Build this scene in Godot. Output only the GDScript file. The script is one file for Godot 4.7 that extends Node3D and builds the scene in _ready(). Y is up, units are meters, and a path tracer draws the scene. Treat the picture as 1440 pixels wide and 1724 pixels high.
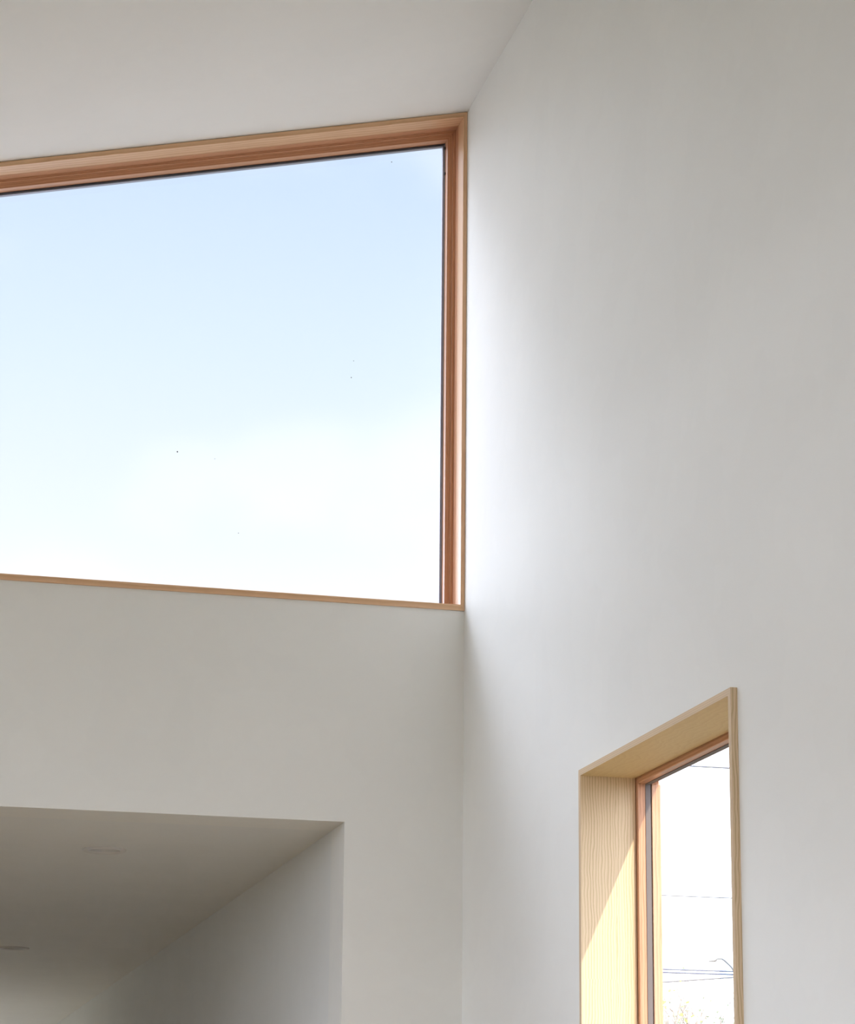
extends Node3D
# Corner of a white room under a pitched ceiling: a long clerestory window, a tall side window with a
# plywood liner, and the opening of a low passage with two recessed downlights.
# World: x along the back wall (right wall at x = 0), y up, z towards the camera (back wall at z = 0).

const SLOPE := 0.23645       # ceiling rise per metre of x
const PEAK := 4.30033        # ceiling height where it meets the right wall
const WALL := 0.16           # wall thickness
const PASS_X := -0.2983      # right wall of the passage
const PASS_LEFT := -2.6
const PASS_Y := 2.39522      # passage ceiling
const PASS_END := -9.2
const SILL := 2.9433         # underside of the clerestory liner
const CL_LEFT := -3.9        # left end of the clerestory
const FILL_CLOUD_SEED := 7453  # picked to bank clouds over the unseen left sky, view kept clear
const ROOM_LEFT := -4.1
const FILL_CLOUD := Vector3(5.1, 5.6, 6.8)   # brightness of the added clouds, raised to light the room

var M := {}
var rng := RandomNumberGenerator.new()


func _ready() -> void:
	rng.seed = 7
	camera_and_light()
	make_materials()
	shell()
	clerestory()
	side_window()
	plain_windows()
	downlight("recessed round downlight nearer the opening on the passage ceiling", Vector3(-0.811, PASS_Y, -0.672))
	downlight("recessed round downlight deep in the passage at the picture's left edge", Vector3(-0.853, PASS_Y, -3.53))
	outside()


# ------------------------------------------------------------------ camera, sky, sun

func camera_and_light() -> void:
	var cam := Camera3D.new()
	cam.name = "camera"
	var f := 3906.40358
	var near := 0.05
	cam.projection = Camera3D.PROJECTION_FRUSTUM
	cam.keep_aspect = Camera3D.KEEP_HEIGHT
	cam.near = near
	cam.far = 600.0
	cam.size = 1724.0 / f * near
	cam.frustum_offset = Vector2(0.0, (1124.42777 - 862.0) / f * near)
	cam.transform = Transform3D(Basis(Vector3(0.971145, 0.009119, 0.238314), Vector3(-0.059818, 0.976639, 0.206393), Vector3(-0.230865, -0.214693, 0.949004)).orthonormalized(), Vector3(-1.42915, 1.55, 5.488))
	add_child(cam)
	cam.current = true

	var towards_sun := Vector3(1.0, 2.26, 2.0).normalized()
	var sun := DirectionalLight3D.new()
	sun.name = "sun"
	sun.light_color = Color(1.0, 0.95, 0.87)
	sun.light_energy = 1.05
	sun.light_angular_distance = 0.55
	sun.shadow_enabled = true
	sun.sky_mode = DirectionalLight3D.SKY_MODE_LIGHT_ONLY
	sun.basis = Basis.looking_at(-towards_sun)
	add_child(sun)

	var e := Environment.new()
	e.background_mode = Environment.BG_SKY
	e.sky = Sky.new()
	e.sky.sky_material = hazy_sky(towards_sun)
	e.tonemap_mode = Environment.TONE_MAPPER_LINEAR
	e.tonemap_exposure = 1.62
	e.sdfgi_enabled = true
	e.ssao_enabled = true
	e.ssil_enabled = true
	var we := WorldEnvironment.new()
	we.name = "sky"
	we.environment = e
	add_child(we)


# how much added fill cloud stands in a direction: a layer seen in perspective, thinning into haze at the horizon
func fill_cloud_at(n: FastNoiseLite, d: Vector3) -> float:
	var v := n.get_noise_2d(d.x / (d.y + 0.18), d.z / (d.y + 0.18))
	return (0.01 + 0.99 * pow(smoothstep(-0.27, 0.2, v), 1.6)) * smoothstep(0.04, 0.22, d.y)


func hazy_sky(towards_sun: Vector3) -> PanoramaSkyMaterial:
	# bright haze at the horizon, pale blue above, overbright clouds added out of view as fill light, a wide glow round the sun
	var stops := [[0.0, Vector3(0.82, 0.82, 0.82)], [8.0, Vector3(0.78, 0.785, 0.79)], [12.0, Vector3(0.66, 0.68, 0.70)], [15.5, Vector3(0.535, 0.585, 0.63)], [20.0, Vector3(0.435, 0.52, 0.59)], [25.0, Vector3(0.335, 0.435, 0.565)], [40.0, Vector3(0.55, 0.73, 1.0)], [90.0, Vector3(0.44, 0.62, 0.94)]]
	var w := 1024
	var h := 512
	var im := Image.create(w, h, false, Image.FORMAT_RGBF)
	var n := FastNoiseLite.new()
	n.seed = FILL_CLOUD_SEED
	n.frequency = 0.6
	n.fractal_octaves = 5
	for y in h:
		var up := PI * (0.5 - (y + 0.5) / h)
		var deg := rad_to_deg(up)
		var base_color := Vector3(0.14, 0.14, 0.12)
		if deg > 0:
			for k in stops.size() - 1:
				if deg <= stops[k + 1][0]:
					var a: Vector3 = stops[k][1]
					base_color = a.lerp(stops[k + 1][1], (deg - stops[k][0]) / (stops[k + 1][0] - stops[k][0]))
					break
		for x in w:
			var az := TAU * (x + 0.5) / w
			var d := Vector3(sin(az) * cos(up), sin(up), -cos(az) * cos(up))
			var c := base_color
			if deg > 0:
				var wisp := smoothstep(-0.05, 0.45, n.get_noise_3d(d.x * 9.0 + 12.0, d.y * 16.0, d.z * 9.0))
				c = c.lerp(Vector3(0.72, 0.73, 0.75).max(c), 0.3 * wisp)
				c = c.lerp(FILL_CLOUD, fill_cloud_at(n, d.rotated(Vector3.UP, deg_to_rad(3.0))))  # turned so the bright added clouds stay out of view
				var off := rad_to_deg(acos(clampf(d.dot(towards_sun), -1, 1)))
				c += Vector3(1.0, 0.97, 0.9) * (1.6 * exp(-off / 11.0) + 0.25 * exp(-off / 40.0))
			im.set_pixel(x, y, Color(c.x, c.y, c.z))
	var m := PanoramaSkyMaterial.new()
	m.panorama = ImageTexture.create_from_image(im)
	return m


# ------------------------------------------------------------------ materials

func lin(r: float, g: float, b: float) -> Color:
	return Color(r, g, b).linear_to_srgb()


func plain(color: Color, rough := 0.9, metal := 0.0) -> StandardMaterial3D:
	var m := StandardMaterial3D.new()
	m.albedo_color = color
	m.roughness = rough
	m.metallic = metal
	return m


func paint(color: Color, seed_: int) -> StandardMaterial3D:
	# matt wall paint with a faint roller stipple and a very faint unevenness of tone
	var m := plain(color, 0.85)
	m.metallic_specular = 0.35
	var n := FastNoiseLite.new()
	n.seed = seed_
	n.frequency = 0.012
	var t := NoiseTexture2D.new()
	t.width = 256
	t.height = 256
	t.seamless = true
	t.noise = n
	var g := Gradient.new()
	g.set_color(0, Color(0.985, 0.985, 0.985))
	g.set_color(1, Color(1, 1, 1))
	t.color_ramp = g
	m.albedo_texture = t
	m.uv1_triplanar = true
	m.uv1_world_triplanar = true
	m.uv1_scale = Vector3.ONE * 0.6
	return m


func wood(early: Color, late: Color, lines: float, sway: float, sharp: float, size: Vector2, seed_: int, rough := 0.55) -> StandardMaterial3D:
	# the grain runs along u; size is what one repeat of the texture covers, in metres
	var w := 512
	var h := 256
	var im := Image.create(w, h, false, Image.FORMAT_RGB8)
	var n := FastNoiseLite.new()
	n.seed = seed_
	n.frequency = 1.0
	n.fractal_octaves = 3
	var fine := FastNoiseLite.new()
	fine.seed = seed_ + 1
	fine.frequency = 1.0
	for x in w:
		var u := float(x) / w
		var fade := 1.0 - smoothstep(0.9, 1.0, u)
		for y in h:
			var v := float(y) / h
			var t := v + sway * (n.get_noise_2d(u * 5.0, v * 1.6) * fade + 0.25 * n.get_noise_2d(u * 17.0 + 40.0, v * 5.0) * fade)
			t += 0.012 * fine.get_noise_2d(t * 13.0, 3.0)
			var ring := fposmod(t * lines, 1.0)
			var k := pow(ring, sharp) * (1.0 - smoothstep(0.93, 1.0, ring))
			k *= 0.75 + 0.5 * fine.get_noise_2d(floorf(t * lines) * 3.7, 9.0)
			k += 0.10 * fine.get_noise_2d(u * 9.0, v * 160.0) + 0.05
			im.set_pixel(x, y, early.lerp(late, clampf(k, 0, 1)))
	var m := StandardMaterial3D.new()
	m.albedo_texture = ImageTexture.create_from_image(im)
	m.roughness = rough
	m.metallic_specular = 0.4
	m.uv1_scale = Vector3(1.0 / size.x, 1.0 / size.y, 1)
	return m


func make_materials() -> void:
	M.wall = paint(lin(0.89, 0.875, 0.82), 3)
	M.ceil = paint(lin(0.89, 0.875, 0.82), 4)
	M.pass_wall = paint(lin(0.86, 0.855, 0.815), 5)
	M.floor = wood(lin(0.60, 0.445, 0.26), lin(0.50, 0.35, 0.19), 6.0, 0.06, 2.0, Vector2(1.6, 0.5), 21)
	M.fir = wood(lin(0.70, 0.39, 0.23), lin(0.46, 0.20, 0.10), 9.0, 0.05, 1.6, Vector2(0.9, 0.06), 31, 0.32)
	M.liner = wood(lin(0.80, 0.52, 0.31), lin(0.62, 0.35, 0.18), 6.0, 0.06, 1.6, Vector2(0.9, 0.08), 41, 0.32)
	M.ply = wood(lin(0.78, 0.60, 0.39), lin(0.46, 0.31, 0.15), 20.0, 0.035, 3.0, Vector2(0.9, 0.12), 51)
	M.ply_plain = wood(lin(0.76, 0.58, 0.31), lin(0.70, 0.51, 0.26), 12.0, 0.12, 1.2, Vector2(0.7, 0.16), 61)
	M.ply_edge = wood(lin(0.76, 0.58, 0.38), lin(0.52, 0.36, 0.21), 3.0, 0.0, 2.5, Vector2(0.5, 0.0125), 71)
	M.gasket = plain(lin(0.05, 0.05, 0.06), 0.6)
	M.seal = plain(lin(0.17, 0.138, 0.125), 0.6)
	M.spacer = plain(lin(0.30, 0.30, 0.34), 0.45, 0.4)
	M.shadow_gap = plain(lin(0.10, 0.05, 0.025), 0.9)
	M.white = plain(lin(0.74, 0.72, 0.68), 0.5)
	M.baffle = plain(lin(0.72, 0.71, 0.68), 0.6)
	M.lens = plain(lin(0.80, 0.79, 0.76), 0.4)
	M.black = plain(lin(0.02, 0.02, 0.02), 0.5)
	M.dust = plain(lin(0.10, 0.09, 0.08), 0.9)
	var g := StandardMaterial3D.new()
	g.albedo_color = Color(1, 1, 1, 0.02)
	g.transparency = BaseMaterial3D.TRANSPARENCY_ALPHA
	g.roughness = 0.0
	g.cull_mode = BaseMaterial3D.CULL_DISABLED
	M.glass = g
	M.wire = plain(lin(0.10, 0.11, 0.13), 0.6)
	M.wire_blue = plain(lin(0.07, 0.10, 0.17), 0.6)
	M.pole = plain(lin(0.28, 0.29, 0.30), 0.45, 0.5)
	M.bark = plain(lin(0.30, 0.26, 0.22), 0.9)
	M.leaf = plain(lin(0.42, 0.48, 0.12), 0.7)
	M.leaf_grey = plain(lin(0.22, 0.27, 0.18), 0.7)
	for k in [M.leaf, M.leaf_grey]:
		k.backlight_enabled = true
		k.backlight = k.albedo_color * 0.8
		k.cull_mode = BaseMaterial3D.CULL_DISABLED
	M.roofing = plain(lin(0.23, 0.23, 0.23), 0.9)
	M.ground = paint(lin(0.07, 0.075, 0.06), 6)


# ------------------------------------------------------------------ mesh helpers

func begin() -> SurfaceTool:
	var st := SurfaceTool.new()
	st.begin(Mesh.PRIMITIVE_TRIANGLES)
	return st


func obj(called: String, st: SurfaceTool, m: Material, parent: Node = self) -> MeshInstance3D:
	var o := MeshInstance3D.new()
	o.name = called
	o.mesh = st.commit()
	o.material_override = m
	parent.add_child(o, true)
	return o


func tag(o: Node, label: String, category: String, group := "", kind := "") -> void:
	o.set_meta("label", label)
	o.set_meta("category", category)
	if group:
		o.set_meta("group", group)
	if kind:
		o.set_meta("kind", kind)


func base(called: String, at: Vector3) -> Node3D:
	var o := Node3D.new()
	o.name = called
	o.position = at
	add_child(o, true)
	return o


# one flat convex face that looks away from the inner point
func face(st: SurfaceTool, p: Array, inner: Vector3, uv: Array = []) -> void:
	var n := Vector3.ZERO
	for i in p.size():
		n += (p[i] as Vector3).cross(p[(i + 1) % p.size()])
	n = n.normalized()
	var mid := Vector3.ZERO
	for q in p:
		mid += q / p.size()
	var order := range(p.size())
	if n.dot(mid - inner) < 0:
		n = -n
	else:
		order.reverse()
	for k in range(1, p.size() - 1):
		for i in [order[0], order[k], order[k + 1]]:
			st.set_normal(n)
			st.set_uv(uv[i] if uv else Vector2.ZERO)
			st.add_vertex(p[i])


# a convex polygon pushed along an offset
func prism(st: SurfaceTool, p: Array, by: Vector3) -> void:
	var mid := Vector3.ZERO
	for q in p:
		mid += q / p.size()
	mid += by / 2
	var far := []
	for q in p:
		far.append(q + by)
	face(st, p, mid, uvs(p))
	face(st, far, mid, uvs(far))
	for i in p.size():
		var j: int = (i + 1) % p.size()
		face(st, [p[i], p[j], far[j], far[i]], mid, uvs([p[i], p[j], far[j], far[i]]))


func uvs(p: Array) -> Array:
	var along: Vector3 = (p[1] - p[0]).normalized()
	var n: Vector3 = along.cross(p[2] - p[1]).normalized()
	var across := n.cross(along)
	var r := []
	for q in p:
		r.append(Vector2(along.dot(q), across.dot(q)))
	return r


func box(st: SurfaceTool, a: Vector3, b: Vector3) -> void:
	prism(st, [a, Vector3(b.x, a.y, a.z), Vector3(b.x, b.y, a.z), Vector3(a.x, b.y, a.z)], Vector3(0, 0, b.z - a.z))


func lathe(st: SurfaceTool, profile: Array, at: Vector3, seg := 48) -> void:
	for k in profile.size() - 1:
		st.set_smooth_group(k if profile[k].z > 0 else 0)
		for i in seg:
			var q := []
			for s in [[k, i], [k, i + 1], [k + 1, i + 1], [k + 1, i]]:
				var a: float = TAU * s[1] / seg
				var pr: Vector3 = profile[s[0]]
				q.append(at + Vector3(cos(a) * pr.x, pr.y, sin(a) * pr.x))
			for t in [[0, 1, 2], [0, 2, 3]]:
				for v in t:
					st.set_uv(Vector2.ZERO)
					st.add_vertex(q[v])


func tube(st: SurfaceTool, pts: Array, radii: Array, seg := 8) -> void:
	var rings := []
	for i in pts.size():
		var d: Vector3 = (pts[mini(i + 1, pts.size() - 1)] - pts[maxi(i - 1, 0)]).normalized()
		var s := d.cross(Vector3(0.31, 0.2, 0.93)).normalized()
		var t := d.cross(s)
		var ring := []
		for k in seg:
			var a := TAU * k / seg
			ring.append((s * cos(a) + t * sin(a)) * radii[i])
		rings.append(ring)
	for i in pts.size() - 1:
		for k in seg:
			var j := (k + 1) % seg
			for c in [[i, k], [i + 1, k], [i + 1, j], [i, k], [i + 1, j], [i, j]]:
				var off: Vector3 = rings[c[0]][c[1]]
				st.set_normal(off.normalized())
				st.set_uv(Vector2(0, 0))
				st.add_vertex(pts[c[0]] + off)
	for e in [0, pts.size() - 1]:
		var ring := []
		for off in rings[e]:
			ring.append(pts[e] + off)
		face(st, ring, pts[1] if e == 0 else pts[e - 1])


# the polygon (corners in order round the opening) with side i moved inwards by u[i]
func inset(poly: Array, u: Array) -> Array:
	var n := poly.size()
	var mid := Vector2.ZERO
	for q in poly:
		mid += q / n
	var start := []
	var along := []
	for i in n:
		var a: Vector2 = poly[i]
		var d: Vector2 = (poly[(i + 1) % n] - a).normalized()
		var inward := d.orthogonal()
		if inward.dot(mid - a) < 0:
			inward = -inward
		start.append(a + inward * u[i])
		along.append(d)
	var r := []
	for i in n:
		var j := (i + n - 1) % n
		r.append(Geometry2D.line_intersects_line(start[j], along[j], start[i], along[i]))
	return r


# one mitred length of a frame on side i: from inset u0 to u1, from depth d0 to d1, with a small bevel on the inner front arris
func member(st: SurfaceTool, to_world: Callable, poly: Array, i: int, u0: Array, u1: Array, d0: float, d1: float, bevel := 0.0) -> void:
	var wide: float = maxf(u1[i] - u0[i], 1e-5)
	var profile := [Vector2(0, d0), Vector2(1.0 - bevel / wide, d0), Vector2(1, d0 + bevel), Vector2(1, d1), Vector2(0, d1)] if bevel > 0 else [Vector2(0, d0), Vector2(1, d0), Vector2(1, d1), Vector2(0, d1)]
	var ends := [[], []]
	for f in profile:
		var u := []
		for k in poly.size():
			u.append(lerpf(u0[k], u1[k], f.x))
		var c := inset(poly, u)
		ends[0].append(to_world.call(c[i], f.y))
		ends[1].append(to_world.call(c[(i + 1) % poly.size()], f.y))
	var mid := Vector3.ZERO
	for e in ends:
		for q in e:
			mid += q / (2.0 * profile.size())
	var axis: Vector3 = (ends[1][0] - ends[0][0]).normalized()
	var shift := rng.randf() * 3.0
	var v := rng.randf() * 3.0
	for k in profile.size():
		var j := (k + 1) % profile.size()
		var q := [ends[0][k], ends[1][k], ends[1][j], ends[0][j]]
		var span: float = ((q[3] - q[0]) - axis * axis.dot(q[3] - q[0])).length()
		var uv := []
		for c in 4:
			uv.append(Vector2(shift + axis.dot(q[c]), v + (span if c > 1 else 0.0)))
		v += span
		face(st, q, mid, uv)
	for e in ends:
		face(st, e, mid, uvs(e))


func fill(n: int, value: float) -> Array:
	var r := []
	for i in n:
		r.append(value)
	return r


func plus(a: Array, by: float) -> Array:
	var r := []
	for q in a:
		r.append(q + by)
	return r


# ------------------------------------------------------------------ the room

func under(x: float) -> float:
	return PEAK + SLOPE * x


func shell() -> void:
	var top := 0.2
	# back wall: clerestory above, passage opening below
	var st := begin()
	for s in [[ROOM_LEFT - WALL, CL_LEFT, 0.0, 99.0], [CL_LEFT, WALL, PASS_Y, SILL], [PASS_X, WALL, 0.0, PASS_Y], [CL_LEFT, PASS_LEFT, 0.0, PASS_Y], [0.0, WALL, SILL, 99.0]]:
		prism(st, [Vector3(s[0], s[2], 0), Vector3(s[1], s[2], 0), Vector3(s[1], minf(s[3], under(s[1]) + top), 0), Vector3(s[0], minf(s[3], under(s[0]) + top), 0)], Vector3(0, 0, -WALL))
	prism(st, [Vector3(CL_LEFT, under(CL_LEFT), 0), Vector3(0, under(0), 0), Vector3(0, under(0) + top, 0), Vector3(CL_LEFT, under(CL_LEFT) + top, 0)], Vector3(0, 0, -WALL))
	tag(obj("wall_back", st, M.wall), "white painted back wall with a long high window over a low passage opening", "wall", "", "structure")

	# right wall with the side window
	st = begin()
	for s in [[0.0, 0.9868, 0.0, 9.0], [0.9868, 1.8505, 0.0, 0.9], [0.9868, 1.8505, 2.372, 9.0], [1.8505, 7.5, 0.0, 9.0]]:
		box(st, Vector3(0, s[2], s[0]), Vector3(WALL, minf(s[3], PEAK + top), s[1]))
	tag(obj("wall_right", st, M.wall), "tall white wall on the right holding the narrow side window", "wall", "", "structure")

	st = begin()
	for s in [[0.0, 0.3, 0.0, 9.0], [0.3, 4.0, 0.0, 1.9], [0.3, 4.0, 3.2, 9.0], [4.0, 7.5, 0.0, 9.0]]:
		box(st, Vector3(ROOM_LEFT - WALL, s[2], s[0]), Vector3(ROOM_LEFT, minf(s[3], under(ROOM_LEFT) + top), s[1]))
	tag(obj("wall_left", st, M.wall), "white wall at the far left of the room", "wall", "", "structure")

	st = begin()
	for s in [[ROOM_LEFT - WALL, -3.2, 0.0, 99.0], [-3.2, -0.4, 0.0, 1.6], [-0.4, WALL, 0.0, 99.0], [-3.2, -0.4, 3.45, 99.0]]:
		prism(st, [Vector3(s[0], s[2], 7.5), Vector3(s[1], s[2], 7.5), Vector3(s[1], minf(s[3], under(s[1]) + top), 7.5), Vector3(s[0], minf(s[3], under(s[0]) + top), 7.5)], Vector3(0, 0, WALL))
	tag(obj("wall_front", st, M.wall), "white wall behind the camera with a wide window", "wall", "", "structure")

	st = begin()
	prism(st, [Vector3(ROOM_LEFT - 0.3, under(ROOM_LEFT - 0.3), -WALL), Vector3(0.3, under(0.3), -WALL), Vector3(0.3, under(0.3) + 0.3, -WALL), Vector3(ROOM_LEFT - 0.3, under(ROOM_LEFT - 0.3) + 0.3, -WALL)], Vector3(0, 0, 8.9 + WALL))
	tag(obj("ceiling", st, M.ceil), "smooth white ceiling sloping up to the right wall", "ceiling", "", "structure")

	st = begin()
	box(st, Vector3(ROOM_LEFT - 0.2, -0.2, 0.0), Vector3(0.16, 0, 7.66))
	tag(obj("floor", st, M.floor), "oak floor of the room", "floor", "", "structure")

	# the passage behind the back wall
	st = begin()
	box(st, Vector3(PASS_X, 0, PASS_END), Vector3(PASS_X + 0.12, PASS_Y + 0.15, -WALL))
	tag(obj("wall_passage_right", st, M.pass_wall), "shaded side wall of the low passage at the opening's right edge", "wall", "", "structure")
	st = begin()
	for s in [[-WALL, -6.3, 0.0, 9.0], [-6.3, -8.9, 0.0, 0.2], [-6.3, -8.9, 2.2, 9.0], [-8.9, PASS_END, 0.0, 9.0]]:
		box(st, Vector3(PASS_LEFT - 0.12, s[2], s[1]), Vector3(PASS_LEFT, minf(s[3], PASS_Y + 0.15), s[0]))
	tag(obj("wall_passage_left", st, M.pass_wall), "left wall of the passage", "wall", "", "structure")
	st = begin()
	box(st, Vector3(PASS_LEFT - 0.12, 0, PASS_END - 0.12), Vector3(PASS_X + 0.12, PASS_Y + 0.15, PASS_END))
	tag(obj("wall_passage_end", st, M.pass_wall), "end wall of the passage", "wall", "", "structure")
	st = begin()
	box(st, Vector3(PASS_LEFT - 0.12, -0.2, PASS_END - 0.12), Vector3(PASS_X + 0.12, 0, 0))
	tag(obj("floor_passage", st, M.floor), "oak floor of the passage", "floor", "", "structure")
	var c := CSGCombiner3D.new()
	c.name = "ceiling_passage"
	add_child(c)
	var slab := CSGBox3D.new()
	slab.name = "slab"
	slab.size = Vector3(PASS_X - PASS_LEFT + 0.2, 0.2, -PASS_END - WALL)
	slab.position = Vector3((PASS_X + PASS_LEFT) / 2, PASS_Y + 0.1, (PASS_END - WALL) / 2)
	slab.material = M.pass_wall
	c.add_child(slab)
	for at in [Vector3(-0.811, PASS_Y, -0.672), Vector3(-0.853, PASS_Y, -3.53)]:
		var hole := CSGCylinder3D.new()
		hole.name = "hole"
		hole.radius = 0.045
		hole.height = 0.16
		hole.sides = 48
		hole.position = at
		hole.operation = CSGShape3D.OPERATION_SUBTRACTION
		hole.material = M.pass_wall
		c.add_child(hole, true)
	tag(c, "shaded flat ceiling of the low passage with round downlights", "ceiling", "", "structure")


	st = begin()
	box(st, Vector3(PASS_LEFT - 0.3, PASS_Y + 0.2, PASS_END - 0.3), Vector3(PASS_X + 0.3, PASS_Y + 0.34, -WALL))  # unseen roof added to cut light bouncing up through the clerestory
	tag(obj("added_roof_passage", st, M.roofing), "unseen flat roof over the passage, added dark to cut upward light", "roof", "", "structure")


func pane(parent: Node3D, corners: Array) -> MeshInstance3D:
	var st := begin()
	var mid := Vector3.ZERO
	for q in corners:
		mid += q / 4.0
	face(st, corners, mid - (corners[1] - corners[0]).cross(corners[2] - corners[0]), uvs(corners))
	return obj("pane", st, M.glass, parent)


func clerestory() -> void:
	var w := base("window_1", Vector3.ZERO)
	tag(w, "long clerestory window in a stepped fir frame under the sloping ceiling, blue sky outside", "window", "", "structure")
	var to_world := func(p: Vector2, d: float) -> Vector3: return Vector3(p.x, p.y, -d)
	# sides: sill, right jamb, head, left jamb
	var poly := [Vector2(CL_LEFT, SILL), Vector2(-0.0005, SILL), Vector2(-0.0005, under(0) - 0.0015), Vector2(CL_LEFT, under(CL_LEFT) - 0.0015)]
	var t := [0.0158, 0.0103, 0.0125, 0.0103]
	var names := ["sill", "jamb", "head", "jamb"]
	var zero := fill(4, 0.0)
	for i in 4:
		var st := begin()
		member(st, to_world, poly, i, zero, t, -0.004, 0.052, 0.0012)
		obj(names[i] + "_board", st, M.liner, w)
		st = begin()
		member(st, to_world, poly, i, zero, plus(t, -0.002), 0.052, 0.0535)
		member(st, to_world, poly, i, zero, t, 0.0535, 0.0785)
		member(st, to_world, poly, i, zero, plus(t, 0.0072), 0.0785, 0.16, 0.001)
		var rail := obj(names[i] + "_frame", st, M.fir, w)
		st = begin()
		member(st, to_world, poly, i, plus(t, 0.0072), plus(t, 0.0200), 0.0865, 0.1125, 0.001)
		obj("glazing_bead", st, M.fir, rail)
		st = begin()
		member(st, to_world, poly, i, plus(t, 0.0072), plus(t, 0.0235), 0.1125, 0.1148)
		obj("gasket", st, M.gasket if i == 2 else M.spacer, rail)
		st = begin()
		member(st, to_world, poly, i, plus(t, 0.0072), plus(t, 0.0260), 0.1165, 0.128)
		obj("spacer", st, M.spacer, rail)
	var c := inset(poly, plus(t, 0.015))
	var glass := pane(w, [to_world.call(c[0], 0.1155), to_world.call(c[1], 0.1155), to_world.call(c[2], 0.1155), to_world.call(c[3], 0.1155)])
	# dried specks on the outer face of the glass
	for s in [[-0.1771, 4.1892, 0.0014], [-0.2712, 3.6221, 0.0011], [-0.2767, 3.5761, 0.0014], [-0.722, 3.3369, 0.0019], [-0.6264, 3.3262, 0.0009], [-0.5605, 3.136, 0.0011]]:
		var st := begin()
		lathe(st, [Vector3(0.0, 0, 1), Vector3(s[2], 0.0004, 1), Vector3(s[2] * 0.6, 0.0012, 1), Vector3(0, 0.0014, 1)], Vector3.ZERO, 10)
		st.generate_normals()
		var o := obj("speck", st, M.dust, glass)
		o.position = Vector3(s[0], s[1], -0.1156)
		o.rotation.x = -PI / 2
	for y in [4.243, 4.17]:
		var st := begin()
		box(st, Vector3(-0.0345, y - 0.003, -0.1124), Vector3(-0.0305, y + 0.003, -0.1080))
		obj("setting_clip", st, M.black, w)


func side_window() -> void:
	var w := base("window_2", Vector3.ZERO)
	tag(w, "narrow side window with a deep plywood lined reveal in the right wall", "window", "", "structure")
	var to_world := func(p: Vector2, d: float) -> Vector3: return Vector3(d, p.y, p.x)
	# sides: sill, near jamb, head, far jamb (the far jamb is the one the camera sees)
	var poly := [Vector2(0.9868, 0.9), Vector2(1.8505, 0.9), Vector2(1.8505, 2.372), Vector2(0.9868, 2.372)]
	var names := ["sill", "jamb", "head", "jamb"]
	var zero := fill(4, 0.0)
	var t := fill(4, 0.0128)
	var faces := [M.ply_plain, M.ply, M.ply_plain, M.ply]
	for i in 4:
		var st := begin()
		member(st, to_world, poly, i, zero, t, -0.0115, 0.106)
		var board := obj(names[i] + "_board", st, faces[i], w)
		st = begin()
		member(st, to_world, poly, i, zero, t, -0.0125, -0.0115, 0.0004)
		board.set_meta("label", "plywood reveal board")
		obj("veneer_edge", st, M.ply_edge, board)
		st = begin()
		member(st, to_world, poly, i, zero, plus(t, -0.004), 0.106, 0.1075)
		obj("shadow_gap", st, M.shadow_gap, w)
		st = begin()
		member(st, to_world, poly, i, zero, plus(t, 0.0125), 0.1075, 0.1235, 0.001)
		var rail := obj(names[i] + "_frame", st, M.fir, w)
		st = begin()
		member(st, to_world, poly, i, zero, plus(t, 0.0140), 0.1235, 0.1345)
		obj("gasket", st, M.seal, rail)
		st = begin()
		member(st, to_world, poly, i, zero, plus(t, 0.0140 if i != 2 else 0.004), 0.1375, 0.156)
		obj("outer_frame", st, M.fir, rail)
	var c := inset(poly, plus(t, 0.010))
	pane(w, [to_world.call(c[0], 0.136), to_world.call(c[1], 0.136), to_world.call(c[2], 0.136), to_world.call(c[3], 0.136)])


# windows that light the room from outside the picture
func plain_windows() -> void:
	var across_x := func(p: Vector2, d: float) -> Vector3: return Vector3(p.x, p.y, d)
	var across_z := func(p: Vector2, d: float) -> Vector3: return Vector3(d, p.y, p.x)
	for s in [["window_3", across_x, -3.2, -0.4, 1.6, 3.45, 7.5, "wide window in the wall behind the camera"], ["window_4", across_z, 0.3, 4.0, 1.9, 3.2, ROOM_LEFT - WALL, "wide window in the far left wall"], ["window_5", across_z, -8.9, -6.3, 0.2, 2.2, PASS_LEFT - 0.12, "window at the deep end of the passage"]]:
		var w := base(s[0], Vector3.ZERO)
		tag(w, s[7], "window", "", "structure")
		var poly := [Vector2(s[2], s[4]), Vector2(s[3], s[4]), Vector2(s[3], s[5]), Vector2(s[2], s[5])]
		for i in 4:
			var st := begin()
			member(st, s[1], poly, i, fill(4, 0.0), fill(4, 0.05), s[6] + 0.03, s[6] + 0.11)
			obj("frame", st, M.fir, w)
		var c := inset(poly, fill(4, 0.04))
		pane(w, [s[1].call(c[0], s[6] + 0.07), s[1].call(c[1], s[6] + 0.07), s[1].call(c[2], s[6] + 0.07), s[1].call(c[3], s[6] + 0.07)])


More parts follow.
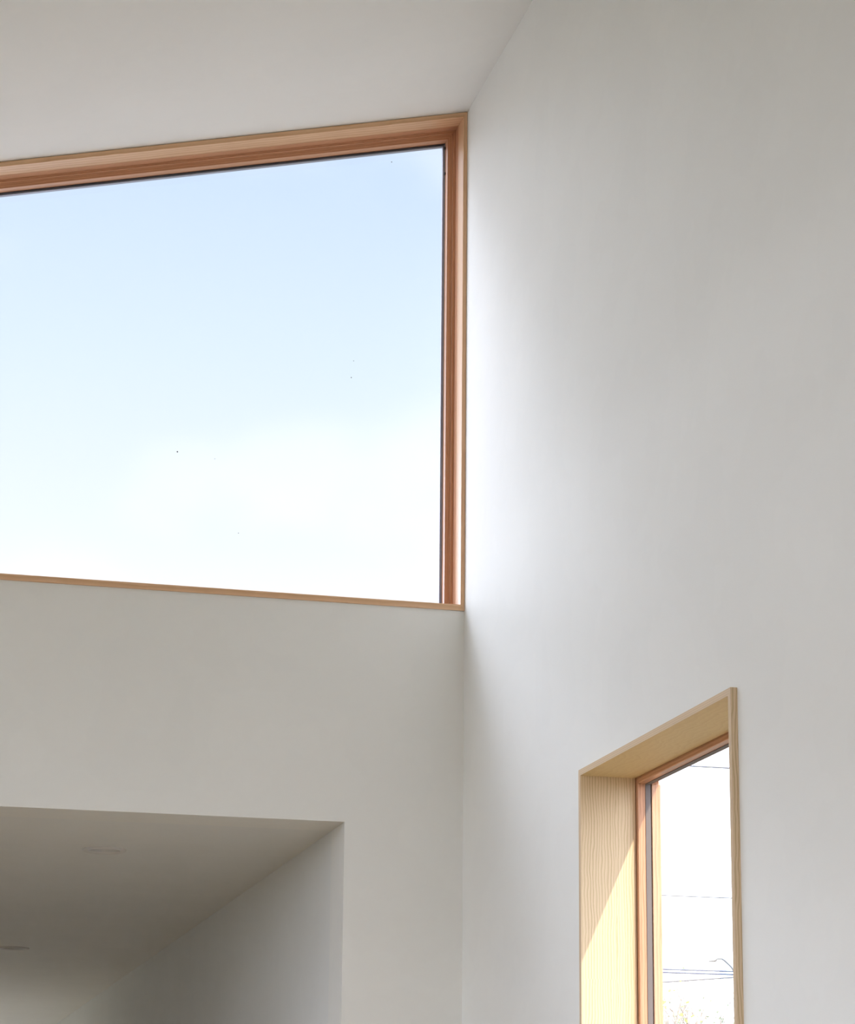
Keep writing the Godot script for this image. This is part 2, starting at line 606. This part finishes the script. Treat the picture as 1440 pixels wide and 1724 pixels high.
func downlight(label: String, at: Vector3) -> void:
	var o := base("downlight", at)
	tag(o, label, "downlight", "downlights on the passage ceiling")
	var st := begin()
	lathe(st, [Vector3(0.0585, 0.0, 1), Vector3(0.0582, -0.0045, 1), Vector3(0.0560, -0.0056, 1), Vector3(0.0430, -0.0045, 1), Vector3(0.0405, -0.0015, 1)], Vector3.ZERO)
	st.generate_normals()
	obj("trim_ring", st, M.white, o)
	st = begin()
	lathe(st, [Vector3(0.0405, -0.0015, 1), Vector3(0.0400, 0.004, 1), Vector3(0.0375, 0.012, 1), Vector3(0.0350, 0.024, 1)], Vector3.ZERO)
	st.generate_normals()
	obj("baffle", st, M.baffle, o)
	st = begin()
	lathe(st, [Vector3(0.0350, 0.024, 1), Vector3(0.0330, 0.014, 1), Vector3(0.0250, 0.011, 1), Vector3(0.0, 0.010, 1)], Vector3.ZERO)
	st.generate_normals()
	obj("lens", st, M.lens, o)


# ------------------------------------------------------------------ outside

func wire(label: String, y: float, radius: float, m: Material, a := -8.0, b := 40.0, rise := 0.0, z := -30.0) -> void:
	var pts := []
	var radii := []
	for k in 49:
		var x := lerpf(a, b, k / 48.0)
		pts.append(Vector3(x, y + rise * (x - 11.75) + (0.0009 * (x - 12.0) ** 2 if rise == 0 else 0.0), z))
		radii.append(radius)
	var st := begin()
	tube(st, pts, radii, 6)
	tag(obj("power_line", st, m), label, "wire", "power lines outside the side window")


func leaf(st: SurfaceTool, at: Vector3, size: float) -> void:
	var a := Vector3(rng.randf_range(-1, 1), rng.randf_range(-0.7, 0.7), rng.randf_range(-1, 1)).normalized()
	var b := a.cross(Vector3(rng.randf_range(-1, 1), rng.randf_range(-1, 1), rng.randf_range(-1, 1))).normalized()
	var p := [at, at + a * size * 0.45 + b * size * 0.3, at + a * size, at + a * size * 0.45 - b * size * 0.3]
	face(st, p, at - a.cross(b))


func twig(st: SurfaceTool, ls: SurfaceTool, at: Vector3, way: Vector3, long: float, thick: float, depth: int, leaves: int, leaf_size: float) -> void:
	var pts := [at]
	var radii := [thick]
	var d := way
	for k in 4:
		d = (d + Vector3(rng.randf_range(-0.18, 0.18), rng.randf_range(-0.05, 0.16), rng.randf_range(-0.18, 0.18))).normalized()
		pts.append(pts[-1] + d * long / 4.0)
		radii.append(thick * (1.0 - 0.12 * (k + 1)))
	tube(st, pts, radii, 5)
	if depth == 0:
		for k in leaves:
			leaf(ls, (pts[rng.randi_range(1, 4)] as Vector3) + Vector3(rng.randf_range(-0.05, 0.05), rng.randf_range(-0.05, 0.05), rng.randf_range(-0.05, 0.05)), leaf_size * rng.randf_range(0.7, 1.3))
		return
	for k in 4:
		var side := Vector3(rng.randf_range(-1, 1), rng.randf_range(0.1, 0.9), rng.randf_range(-1, 1)).normalized()
		twig(st, ls, pts[rng.randi_range(2, 4)], (d * 0.8 + side).normalized(), long * 0.62, radii[4] * 0.85, depth - 1, leaves, leaf_size)


func tree(called: String, label: String, at: Vector3, trunk: float, long: float, thick: float, leaves: int, leaf_size: float, m: Material) -> void:
	var o := base(called, at)
	tag(o, label, "tree")
	var tr := begin()
	tube(tr, [Vector3.ZERO, Vector3(0.02, trunk * 0.5, 0.01), Vector3(0.0, trunk, 0.0)], [thick * 1.5, thick * 1.15, thick], 8)
	obj("trunk", tr, M.bark, o)
	var st := begin()
	var ls := begin()
	for k in 5:
		var a := TAU * k / 5.0 + rng.randf()
		twig(st, ls, Vector3(0, trunk * rng.randf_range(0.85, 1.0), 0), Vector3(cos(a) * 0.55, 0.9, sin(a) * 0.55).normalized(), long, thick * 0.6, 2, leaves, leaf_size)
	obj("branches", st, M.bark, o).set_meta("kind", "stuff")
	obj("foliage", ls, m, o).set_meta("kind", "stuff")


func outside() -> void:
	var st := begin()
	box(st, Vector3(-150, -0.6, -200), Vector3(150, -0.3, 80))
	tag(obj("ground", st, M.ground), "ground outside the house", "ground", "", "structure")

	wire("single grey power line crossing the top of the side window", 8.2, 0.013, M.wire)
	wire("thin single power line across the middle of the side window", 6.05, 0.009, M.wire)
	wire("upper of the two close parallel lines low in the side window", 4.86, 0.013, M.wire_blue)
	wire("lower of the two close parallel lines low in the side window", 4.893, 0.015, M.wire_blue, -8.0, 40.0, 0.0, -30.9)
	wire("slanting drop line just above the tree tops in the side window", 4.655, 0.012, M.wire, 2.0, 13.0, 0.093, -29.0)

	# street lamp: curved arm and flat head on a post that the window hides
	var lamp := base("street_lamp", Vector3(32.1, -0.3, -80.0))
	tag(lamp, "grey street lamp with a curved arm outside the side window", "street lamp")
	st = begin()
	tube(st, [Vector3(0, 0, 0), Vector3(0, 4.0, 0), Vector3(0, 8.6, 0)], [0.09, 0.075, 0.055], 10)
	obj("post", st, M.pole, lamp)
	st = begin()
	tube(st, [Vector3(0, 8.5, 0), Vector3(-0.13, 9.45, 0), Vector3(-0.31, 9.86, 0), Vector3(-0.41, 10.0, 0), Vector3(-0.53, 10.11, 0), Vector3(-0.68, 10.24, 0), Vector3(-0.8, 10.31, 0), Vector3(-0.95, 10.31, 0), Vector3(-1.04, 10.30, 0)], [0.06, 0.05, 0.05, 0.045, 0.045, 0.045, 0.045, 0.045, 0.045], 8)
	obj("arm", st, M.pole, lamp)
	st = begin()
	tube(st, [Vector3(-1.0, 10.31, 0), Vector3(-1.06, 10.28, 0), Vector3(-1.12, 10.24, 0), Vector3(-1.2, 10.22, 0), Vector3(-1.32, 10.21, 0), Vector3(-1.4, 10.205, 0)], [0.05, 0.08, 0.085, 0.05, 0.04, 0.02], 8)
	obj("lamp_head", st, M.pole, lamp)

	tree("young_tree", "slender tree with sparse yellow green leaves outside the side window", Vector3(9.06, -0.3, -24.0), 2.3, 1.4, 0.05, 3, 0.07, M.leaf)
	tree("bare_tree", "thin nearly bare tree behind the yellow green tree", Vector3(16.9, -0.3, -45.0), 3.3, 1.9, 0.08, 1, 0.09, M.leaf_grey)
	tree("grey_tree", "grey green tree top at the bottom right of the side window", Vector3(26.0, -0.3, -66.0), 3.6, 2.3, 0.07, 4, 0.14, M.leaf_grey)
